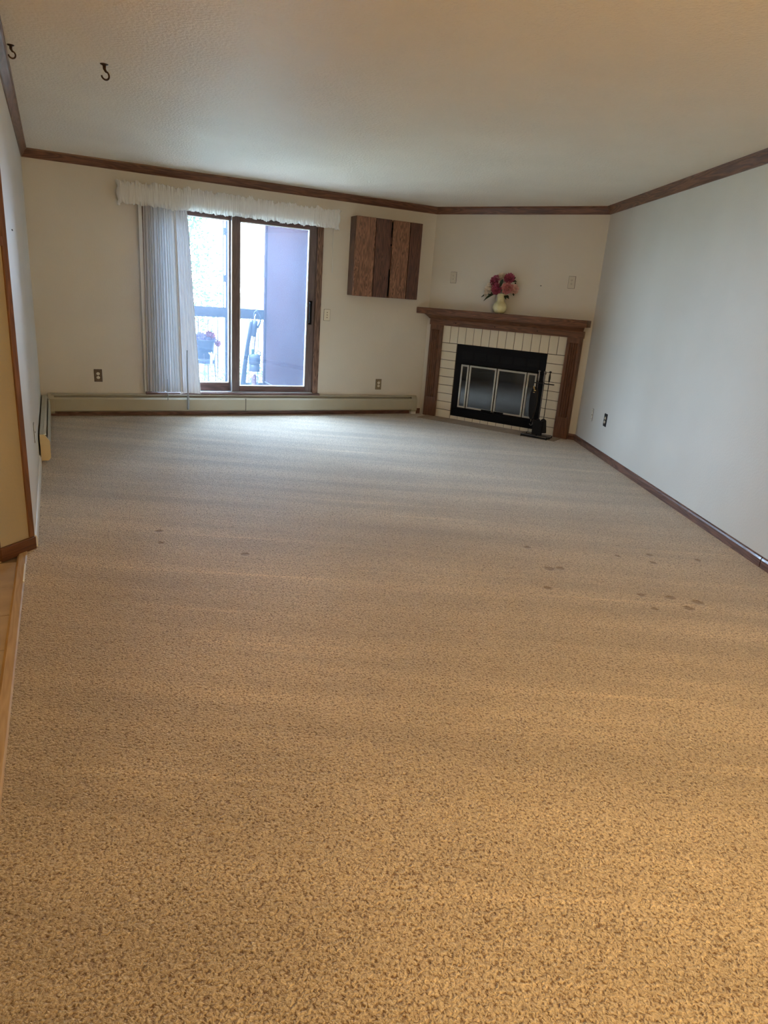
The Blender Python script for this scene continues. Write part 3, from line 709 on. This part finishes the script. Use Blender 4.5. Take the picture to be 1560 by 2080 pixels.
# ------------------------------------------------------------------ vase and flowers
VP = chp(.972, .075, 1.307)
vs = MB().lathe([(.036, 0), (.048, .003), (.066, .018), (.079, .045), (.082, .068), (.077, .092), (.062, .115), (.048, .129), (.043, .143), (.044, .165), (.046, .190), (.052, .212), (.053, .216), (.048, .214), (.038, .19), (.034, .16)], (0, 0, 0), 32)
vo = thing('vase', 'cream yellow glazed bulb vase on the mantel shelf', 'vase', VP)
vs.build('body', 'vase', vo, smooth=True)
random.seed(5)
def bloom(r, npet, seed):
    random.seed(seed); s = MB()
    for layer in range(4):
        k = layer/3.0
        np_ = int(npet*(1-.45*k)); tilt = .25+1.05*k; ln = r*(1.0-.42*k); wd = ln*.62
        for q in range(np_):
            a = 2*pi*q/np_+layer*.7+random.uniform(-.15, .15); b = len(s.v)
            tl_ = tilt+random.uniform(-.12, .12)
            for i in range(4):
                t = i/3
                rr = ln*t*cos(tl_*t*.9); zz = ln*t*sin(tl_*t)+.05*r
                ww = wd*sin(pi*min(.12+.62*t, .94))*(.9+.2*random.random())
                for j in (-1, 0, 1):
                    cup = .22*ln*(abs(j))*t+random.uniform(-.05, .05)*ln*t
                    s.v.append((cos(a)*rr-sin(a)*ww*j*.5, sin(a)*rr+cos(a)*ww*j*.5, zz+cup))
            for i in range(3):
                for j in range(2): s.f.append((b+i*3+j, b+i*3+j+1, b+(i+1)*3+j+1, b+(i+1)*3+j))
    return s
def leafmesh(p0, p1, wd):
    p0, p1 = Vector(p0), Vector(p1); d = p1-p0; side = d.cross(Vector((.3, -1, .4))).normalized(); s = MB()
    for i in range(6):
        t = i/5; ww = wd*sin(pi*min(max(t, .04), .97)); c = p0+d*t+Vector((0, 0, .12*d.length*sin(pi*t)))
        s.v += [tuple(c-side*ww), tuple(c+Vector((0, .004, -.003))), tuple(c+side*ww)]
    for i in range(5):
        for j in range(2): s.f.append((i*3+j, i*3+j+1, i*3+j+4, i*3+j+3))
    return s
def flower(lab, u, z, o, r, m, seed, leaves=(), face=(0, -1, .35), name='peony', cat='flower', frame=None, base=None, group='flowers in the cream vase', npet=9):
    org = VP if base is None else base
    fr = ALPHA if frame is None else frame
    t = thing(name, lab, cat, org, fr, group)
    c = Vector((u, -o, z))
    f = Vector(face).normalized(); q = Vector((0, 0, 1)).rotation_difference(f)
    bm_ = bloom(r*(1.15 if name == 'peony' else 1), npet, seed); M_ = Matrix.Translation(c) @ q.to_matrix().to_4x4()
    bm_.xf(M_).build('bloom', m, t, smooth=True)
    st_ = [(u*.05, 0, .12), (u*.15, -o*.1, .20), (u*.5, -o*.5, .20+(z-.20)*.55), (u*.92, -o*.8, z-r*.15)]
    MB().tube(st_, .0025, 6).build('stem', 'leaf', t, smooth=True)
    for (a, b2, wl) in leaves: leafmesh(a, b2, wl).build('leaf', 'leaf', t, smooth=True)
    return t
flower('large white bloom at the left of the vase bouquet', -.125, .255, .03, .062, 'white_petal', 1, [((-.09, -.02, .215), (-.235, -.03, .165), .016), ((-.06, -.03, .21), (-.19, -.05, .125), .014), ((-.15, 0, .22), (-.205, -.02, .235), .012)], (-.5, -1, .3))
flower('small white bloom low at the left edge of the bouquet', -.165, .205, .02, .036, 'white_petal', 2, [], (-.7, -1, .1))
flower('magenta bloom at the upper left of the bouquet', -.075, .345, .02, .058, 'magenta_petal', 3, [((-.10, 0, .35), (-.14, -.02, .385), .012)], (-.3, -1, .5))
flower('magenta bloom just above the vase rim', -.035, .262, .05, .060, 'magenta_petal', 4, [((.0, -.07, .28), (.03, -.075, .37), .018)], (-.1, -1, .1))
flower('white bloom at the top middle of the bouquet', -.02, .385, .0, .050, 'white_petal', 6, [((-.03, 0, .39), (-.06, 0, .425), .012)], (0, -1, .7))
flower('dark magenta bloom at the top right of the bouquet', .085, .375, .02, .055, 'magenta_petal', 7, [((.11, 0, .35), (.175, -.02, .352), .013), ((.12, 0, .37), (.15, 0, .40), .010)], (.3, -1, .5))
flower('pink bloom at the right of the bouquet', .085, .275, .04, .062, 'pink_petal', 8, [((.06, -.02, .20), (.115, -.04, .165), .016), ((.05, -.03, .20), (.085, -.05, .155), .012)], (.25, -1, .2))
flower('pale pink bloom at the right edge of the bouquet', .145, .270, .01, .050, 'pale_petal', 9, [((.15, 0, .32), (.165, -.02, .345), .010), ((.14, 0, .23), (.165, -.03, .20), .012)], (.7, -1, .2))

# ------------------------------------------------------------------ wall cabinet of oak boards
cb_ = thing('wall_cabinet', 'dark oak board cabinet hung on the wall right of the door', 'cabinet')
CX0, CX1, CZ0, CZ1, CD = 3.253, 4.085, 1.386, 2.222, .145
MB().box(CX0, CX0+.018, -CD, 0, CZ0, CZ1).build('side_panel', 'oak_board_b', cb_, bevel=.002)
MB().box(CX1-.018, CX1, -CD, 0, CZ0, CZ1).build('side_panel', 'oak_board_b', cb_, bevel=.002)
MB().box(CX0+.018, CX1-.018, -CD+.01, 0, CZ1-.018, CZ1).build('top_panel', 'oak_x', cb_, bevel=.002)
MB().box(CX0+.018, CX1-.018, -CD+.01, 0, CZ0, CZ0+.018).build('bottom_panel', 'oak_x', cb_, bevel=.002)
MB().box(CX0+.018, CX1-.018, -.012, 0, CZ0+.018, CZ1-.018).build('back_panel', 'dark', cb_)
bs = [(CX0+.004, 3.494, 'oak_board_a'), (3.502, 3.690, 'oak_board_b'), (3.712, 3.925, 'oak_board_a'), (3.935, CX1, 'oak_board_b')]
for k, (a, b2, m) in enumerate(bs):
    MB().box(a, b2, -CD-.018-(.003 if k in (0, 2) else 0), -CD, CZ0-.004+(.002*k), CZ1+.002).build('board', m, cb_, bevel=.002)
MB().box(3.690, 3.712, -CD-.010, -CD+.004, 1.70, 2.04).build('batten', 'oak_board_b', cb_, bevel=.002)
for z in (1.95, 2.12): MB().box(3.691, 3.711, -CD-.012, -CD, z, z+.02).build('hinge', 'black', cb_, bevel=.001)

# ------------------------------------------------------------------ plates and outlets
def plate(name, lab, frame, u, z, m, kind, cat='outlet', wv=.073, hv=.122, m2='plate'):
    t = thing(name, lab, cat, *frame)
    MB().box(u-wv/2-.0025, u+wv/2+.0025, -.0015, 0, z-hv/2-.0025, z+hv/2+.0025).build('edge_band', 'dark', t)  # dark edge put in as the shadow gap round the plate
    MB().box(u-wv/2, u+wv/2, -.006, -.0015, z-hv/2, z+hv/2).build('plate', m, t, bevel=.003)
    if kind == 'duplex':
        for s_ in (-1, 1):
            zc = z+s_*.0195
            pts = [(u+.0165*cos(a)*1.0, zc+.0145*sin(a)) for a in [2*pi*i/14 for i in range(14)]]
            r_ = MB().prism(pts, -.0085, -.005, 'y').build('receptacle', m2, t)
            for dx in (-.006, .006): MB().box(u+dx-.0013, u+dx+.0013, -.0092, -.008, zc-.001, zc+.008).build('slot', 'dark', r_)
            MB().tube([(u, -.0080, zc-.007), (u, -.0092, zc-.007)], .0022, 8).build('ground_hole', 'dark', r_)
        MB().tube([(u, -.006, z), (u, -.0078, z)], .003, 8).build('screw', 'brass', t)
    elif kind == 'switch':
        for dz in (-.028, .028):
            MB().box(u-.0175, u+.0175, -.008, -.005, z+dz-.014, z+dz+.014).build('switch_bezel', m2, t, bevel=.001)
        for dz in (-.028, .0, .028): MB().box(u-.005, u+.005, -.014, -.006, z+dz-.005, z+dz+.006).build('toggle', 'plate_brass', t, bevel=.001)
    elif kind == 'one':
        MB().tube([(u+.012, -.006, z), (u+.012, -.0078, z)], .005, 10).build('screw', 'dark', t)
    elif kind == 'blank':
        for dz in (-.042, .042): MB().tube([(u, -.006, z+dz), (u, -.0078, z+dz)], .0035, 8).build('screw', 'dark', t)
        MB().tube([(u, -.006, z), (u, -.0075, z)], .006, 10).build('socket_hole', 'dark', t)
    return t
BK = ((0, 0, 0), 0)
plate('wall_outlet', 'brown wall outlet left of the curtain', BK, .5415, .412, 'plate_brown', 'duplex')
plate('wall_outlet', 'brass wall outlet between the door and the fireplace', BK, 3.733, .362, 'plate_brass', 'duplex')
plate('light_switch', 'ivory light switch plate beside the door casing', BK, 3.017, 1.147, 'plate', 'switch', 'switch')
plate('wall_outlet', 'ivory outlet on the chimney wall left of the flowers', CH, .302, 1.672, 'plate_beige', 'duplex', m2='plate_beige')
plate('wall_outlet', 'ivory outlet on the chimney wall right of the flowers', CH, 1.742, 1.688, 'plate_beige', 'duplex', m2='plate_beige')
plate('wall_outlet', 'black wall outlet on the right wall near the corner', RW, .838, .378, 'plate_black', 'duplex')
plate('wall_plate', 'ivory wall plate on the right wall beside the black outlet', RW, .448, .365, 'plate', 'blank', 'wall plate', .03)
t_ = plate('wall_plate', 'white wall plate with one screw on the left wall', ((0, 0, 0), pi/2), -2.60, .365, 'plate_white', 'one', 'wall plate', .075)
tag(MB().ball((0, 0, 0), .007, 8, (1, .5, 1)).build('wall_nail', 'dark'), 'tiny dark nail in the chimney wall right of the flowers', 'nail').location = chp(1.40, .003, 1.635)
nl = MB().tube([(0, -.50, 0), (0, -.535, .002)], .003, 6).build('wall_nail', 'dark'); tag(nl, 'dark nail sticking out of the left wall near its end', 'nail'); nl.location = (.006, -2.75, 1.585)

# ------------------------------------------------------------------ ceiling hooks
def chook(lab, x, y, rz, s=.72):
    t = thing('ceiling_hook', lab, 'hook', (x, y, H), rz, 'swag hooks in the ceiling')
    t.scale = (s, s, s)
    MB().lathe([(.006, -.016), (.012, -.010), (.026, -.004), (.030, 0)], (0, 0, 0), 16).build('rosette', 'hook', t, smooth=True)
    MB().tube([(0, 0, -.008), (0, 0, -.030), (.010, 0, -.045)]+[(.004+.028*cos(a), 0, -.070+.028*sin(a)) for a in [radians(50-k*22) for k in range(11)]], [.013, .011, .0085]+[.0065]*11, 8).build('hook_arm', 'hook', t, smooth=True)
    return t
chook('bronze swag hook in the open ceiling left of centre', .500, -3.25, .3)
chook('bronze swag hook next to the left crown moulding', .072, -3.26, .2, .58)

# ------------------------------------------------------------------ balcony
struct(MB().box(-.6, 3.2, T, 2.12, -.20, -.05).build('floor_balcony', 'deck'), 'balcony floor')
dk = None
pw = thing('privacy_wall', 'reddish brown balcony privacy wall right of the glass', 'partition')
MB().box(2.862, 2.95, T+.005, 2.0, -.05, 2.75).build('panel', 'siding', pw)
MB().box(2.835, 2.95, 1.985, 2.05, -.05, 2.75).build('end_post', 'siding', pw, bevel=.004)
MB().box(2.850, 2.862, T+.005, 1.985, .10, .115).build('ledge', 'rail', pw)
RY = 2.0
struct(MB().box(.15, .25, T+.005, 2.0, -.05, 2.75).build('wall_balcony_blocker', 'siding'), 'unseen balcony side wall added as a light blocker')  # unseen wall, added to keep window light off the right wall's corner
rl = thing('balcony_railing', 'blue-grey balcony railing with thin balusters', 'railing')
MB().box(.25, 2.835, RY, RY+.04, .965, 1.10).build('top_rail', 'rail', rl, bevel=.004)
MB().box(.25, 2.835, RY, RY+.04, .04, .085).build('bottom_rail', 'rail', rl, bevel=.004)
x = -.40
bx = []
while x < 2.80:
    if abs(x-2.30) > .05: bx.append(x)
    x += .1325
bx = [2.058-.1295*k for k in range(14)]+[2.192, 2.43, 2.63-.0, 2.76]
for x in bx: MB().tube([(x, RY+.02, .08), (x, RY+.02, .97)], .0065, 8).build('baluster', 'baluster', rl)
MB().box(2.288, 2.330, RY-.01, RY+.03, -.05, .97).build('post', 'rail', rl, bevel=.003)
up_ = thing('balcony_post', 'tall thin post rising above the railing', 'post')
MB().box(2.300, 2.335, RY, RY+.04, 1.10, 2.9).build('shaft', 'rail', up_, bevel=.003)
MB().box(2.262, 2.276, RY, RY+.03, 1.10, 2.9).build('side_rod', 'baluster', up_)
for z in (1.43, 2.02): MB().box(2.270, 2.305, RY-.005, RY+.035, z, z+.09).build('bracket', 'rail', up_, bevel=.002)
# open sky above the balcony

# plant stand, pot, flowers
PS = Vector((1.90, 1.45, -.05))
ps = thing('plant_stand', 'thin wire plant stand on the balcony', 'plant stand', PS)
def ring(r, z, rr, n=24): return MB().tube([(r*cos(2*pi*i/n), r*sin(2*pi*i/n), z) for i in range(n+1)], rr, 6, cap=False)
for z, r in ((.45, .145), (.52, .15)): ring(r, z, .004).build('ring', 'wire', ps, smooth=True)
for k in range(6):
    a = 2*pi*k/6+.3
    p = [(r*cos(a), r*sin(a), z) for r, z in ((.195, 0), (.165, .25), (.145, .45), (.150, .54), (.165, .585), (.185, .59), (.195, .565))]
    MB().tube(p, .0035, 6).build('leg', 'wire', ps, smooth=True)
pt = thing('flower_pot', 'dark plant pot on the wire stand with drip tray', 'pot', PS+Vector((0, 0, .455)))
MB().lathe([(.11, 0), (.135, .005), (.145, .05), (.140, .055)], (0, 0, 0), 28).build('drip_tray', 'vac_mid', pt, smooth=True)
MB().lathe([(.095, .03), (.105, .035), (.125, .28), (.132, .285), (.132, .30), (.12, .30), (.11, .27)], (0, 0, 0), 28).build('body', 'pot', pt, smooth=True)
cd_ = MB().prism([(-.014, 0), (.014, 0), (.020, .13), (.006, .165), (-.010, .145), (-.030, .155), (-.034, .145), (-.012, .12)], -.002, .002, 'y').build('plant_tag', 'card')
tag(cd_, 'white plant tag leaning on the front of the balcony pot', 'tag').location = PS+Vector((.055, -.155, .455))
random.seed(3)
fl_spec = [(-.05, .83, 'lilac_petal', .055), (.0, .80, 'lilac_petal', .06), (-.02, .75, 'lilac_petal', .06), (.06, .80, 'lilac_petal', .055), (.10, .79, 'lilac_petal', .05), (.04, .86, 'red_petal', .045), (.085, .845, 'red_petal', .045), (.155, .745, 'red_petal', .045), (-.10, .80, 'lilac_petal', .055), (-.09, .74, 'lilac_petal', .05)]
nm = ['lilac bloom at the top left', 'lilac bloom at the centre', 'lilac bloom hanging low over the rim', 'lilac bloom right of centre', 'lilac bloom on the right', 'red bloom at the top', 'red bloom at the top right', 'red bloom drooping at the far right', 'lilac bloom at the far left', 'lilac bloom low on the left']
for (dx, dz, m, r), l_ in zip(fl_spec, nm):
    flower(l_+' of the balcony pot', dx, dz-.455-.03, .02+random.uniform(0, .06), r, m, int(dz*1000+dx*100), [], (random.uniform(-.3, .3), -1, .2), name='geranium', base=PS+Vector((0, 0, .455)), frame=0, group='flowers in the balcony pot', npet=7)

# upright vacuum cleaner
VC = Vector((2.52, 1.32, -.05))
vc = thing('vacuum_cleaner', 'upright bagless vacuum cleaner on the balcony', 'vacuum cleaner', VC)
def P(x, z, y=0): return (x-2.52, y, z+.05)
MB().tube([P(2.335, .0, .03), P(2.378, .13, .03), P(2.402, .39, .03), P(2.440, .675, .03), P(2.487, .95, .02), P(2.50, .99, .02)], [.045, .040, .032, .030, .034, .018], 12).build('hose', 'vac_dark', vc, smooth=True)
MB().tube([P(2.50, .38), P(2.508, .62), P(2.525, .82), P(2.545, .97)], [.020, .020, .022, .020], 12).build('wand', 'vac_chrome', vc, smooth=True)
MB().tube([P(2.508, .78), P(2.520, .90), P(2.530, .985)], [.032, .040, .030], 12).build('grip_body', 'vac_dark', vc, smooth=True)
hd = [P(2.528, .985), P(2.512, 1.04), P(2.520, 1.085), P(2.545, 1.105), P(2.590, 1.065), P(2.602, 1.02), P(2.590, .95), P(2.565, .90), P(2.54, .885)]
MB().tube(hd, [.012, .010, .009, .009, .010, .010, .012, .014, .012], 10).build('handle', 'vac_dark', vc, smooth=True)
MB().tube([P(2.520, .94, -.02), P(2.516, 1.03, -.016), P(2.53, 1.06, -.014)], .005, 8).build('handle_trim', 'card', vc, smooth=True)
MB().lathe([(.060, .42), (.075, .43), (.078, .50), (.072, .545), (.04, .56)], P(2.525, 0), 20).build('bin_lid', 'vac_mid', vc, smooth=True)
MB().lathe([(.066, .33), (.070, .34), (.070, .42)], P(2.525, 0), 20).build('collar', 'vac_mid', vc, smooth=True)
MB().lathe([(.060, .12), (.062, .13), (.066, .33)], P(2.520, 0), 20).build('clear_bin', 'cup', vc, smooth=True)
MB().lathe([(.030, .15), (.034, .16), (.034, .27), (.02, .30)], P(2.520, 0), 16).build('red_core', 'vac_red', vc, smooth=True)
MB().tube([P(2.545, .545), P(2.56, .60), P(2.60, .585), P(2.605, .53)], .008, 8).build('carry_handle', 'vac_dark', vc, smooth=True)
MB().box(P(2.478, 0)[0], P(2.512, 0)[0], -.03, .03, .60, .67).build('latch', 'vac_green', vc, bevel=.006)
MB().prism([(-.20, -.05), (-.16, -.15), (.10, -.15), (.12, -.02), (.06, .10), (-.12, .10)], .0, .085, 'z').build('floor_head', 'vac_mid', vc, bevel=.02, seg=3)
MB().lathe([(.055, .08), (.07, .10), (.062, .17)], P(2.520, -.05), 18).build('base_column', 'vac_dark', vc, smooth=True)

# ------------------------------------------------------------------ outdoors
struct(MB().box(-60, 60, 2.6, 90, -3.3, -3.2).build('ground', 'grass'), 'sunlit lawn below the balcony')
def leaves(n, centres, size, seed):
    random.seed(seed); s = MB()
    for _ in range(n):
        c, r = random.choice(centres)
        while True:
            p = Vector((random.uniform(-1, 1), random.uniform(-1, 1), random.uniform(-1, 1)))
            if p.length < 1: break
        p = Vector(c)+Vector((p.x*r[0], p.y*r[1], p.z*r[2]))
        a = Vector((random.gauss(0, 1), random.gauss(0, 1), random.gauss(0, 1))).normalized(); b = a.orthogonal().normalized()
        sz = size*random.uniform(.6, 1.3); k = len(s.v)
        s.v += [tuple(p-a*sz), tuple(p+b*sz*.45), tuple(p+a*sz), tuple(p-b*sz*.45)]; s.f.append((k, k+1, k+2, k+3))
    return s
def tree(lab, loc, trunk, centres, n, size, seed):
    t = thing('tree', lab, 'tree', loc)
    tm = MB()
    for pts, rs in trunk: tm.tube(pts, rs, 10)
    tm.build('trunk', 'bark', t, smooth=True)
    lf = leaves(n, centres, size, seed).build('foliage', 'foliage', t); lf['kind'] = 'stuff'
    return t
tree('bright leafy tree beyond the left part of the railing', (1.9, 8.5, -3.2),
     [([(0, 0, 0), (.1, 0, 2.5), (.0, .1, 4.6), (.1, 0, 7.5)], [.16, .13, .09, .04]), ([(.05, 0, 3.4), (.8, .1, 4.8), (1.2, 0, 6.0)], [.06, .04, .02]), ([(.05, 0, 3.8), (-.9, .1, 5.2)], [.05, .02])],
     [((.0, 0, 5.2), (1.5, 1.2, 2.1)), ((.7, -.2, 4.6), (1.05, .8, 1.6)), ((-1.2, .2, 5.4), (1.2, 1, 1.6)), ((.6, 0, 6.5), (1.1, 1, 1.0))], 11000, .050, 21)
tree('leaning pale tree seen through the right glass', (3.4, 11.5, -3.2),
     [([(0, 0, 0), (.5, 0, 2.2), (1.35, 0, 4.0), (2.2, 0, 5.4), (3.2, 0, 6.9)], [.20, .19, .17, .15, .11])],
     [((4.2, 0, 7.6), (1.6, 1.2, 1.1)), ((2.4, .6, 8.0), (1.4, 1, .8))], 4000, .05, 22)
tree('low bright shrub below the railing', (3.4, 7.2, -3.2),
     [([(0, 0, 0), (.1, 0, 1.8)], [.07, .03]), ([(0, 0, .6), (.6, 0, 2.2)], [.04, .02])],
     [((0, 0, 1.6), (1.9, .9, 1.5)), ((.9, .2, 2.0), (1.2, .8, 1.2))], 6000, .045, 23)
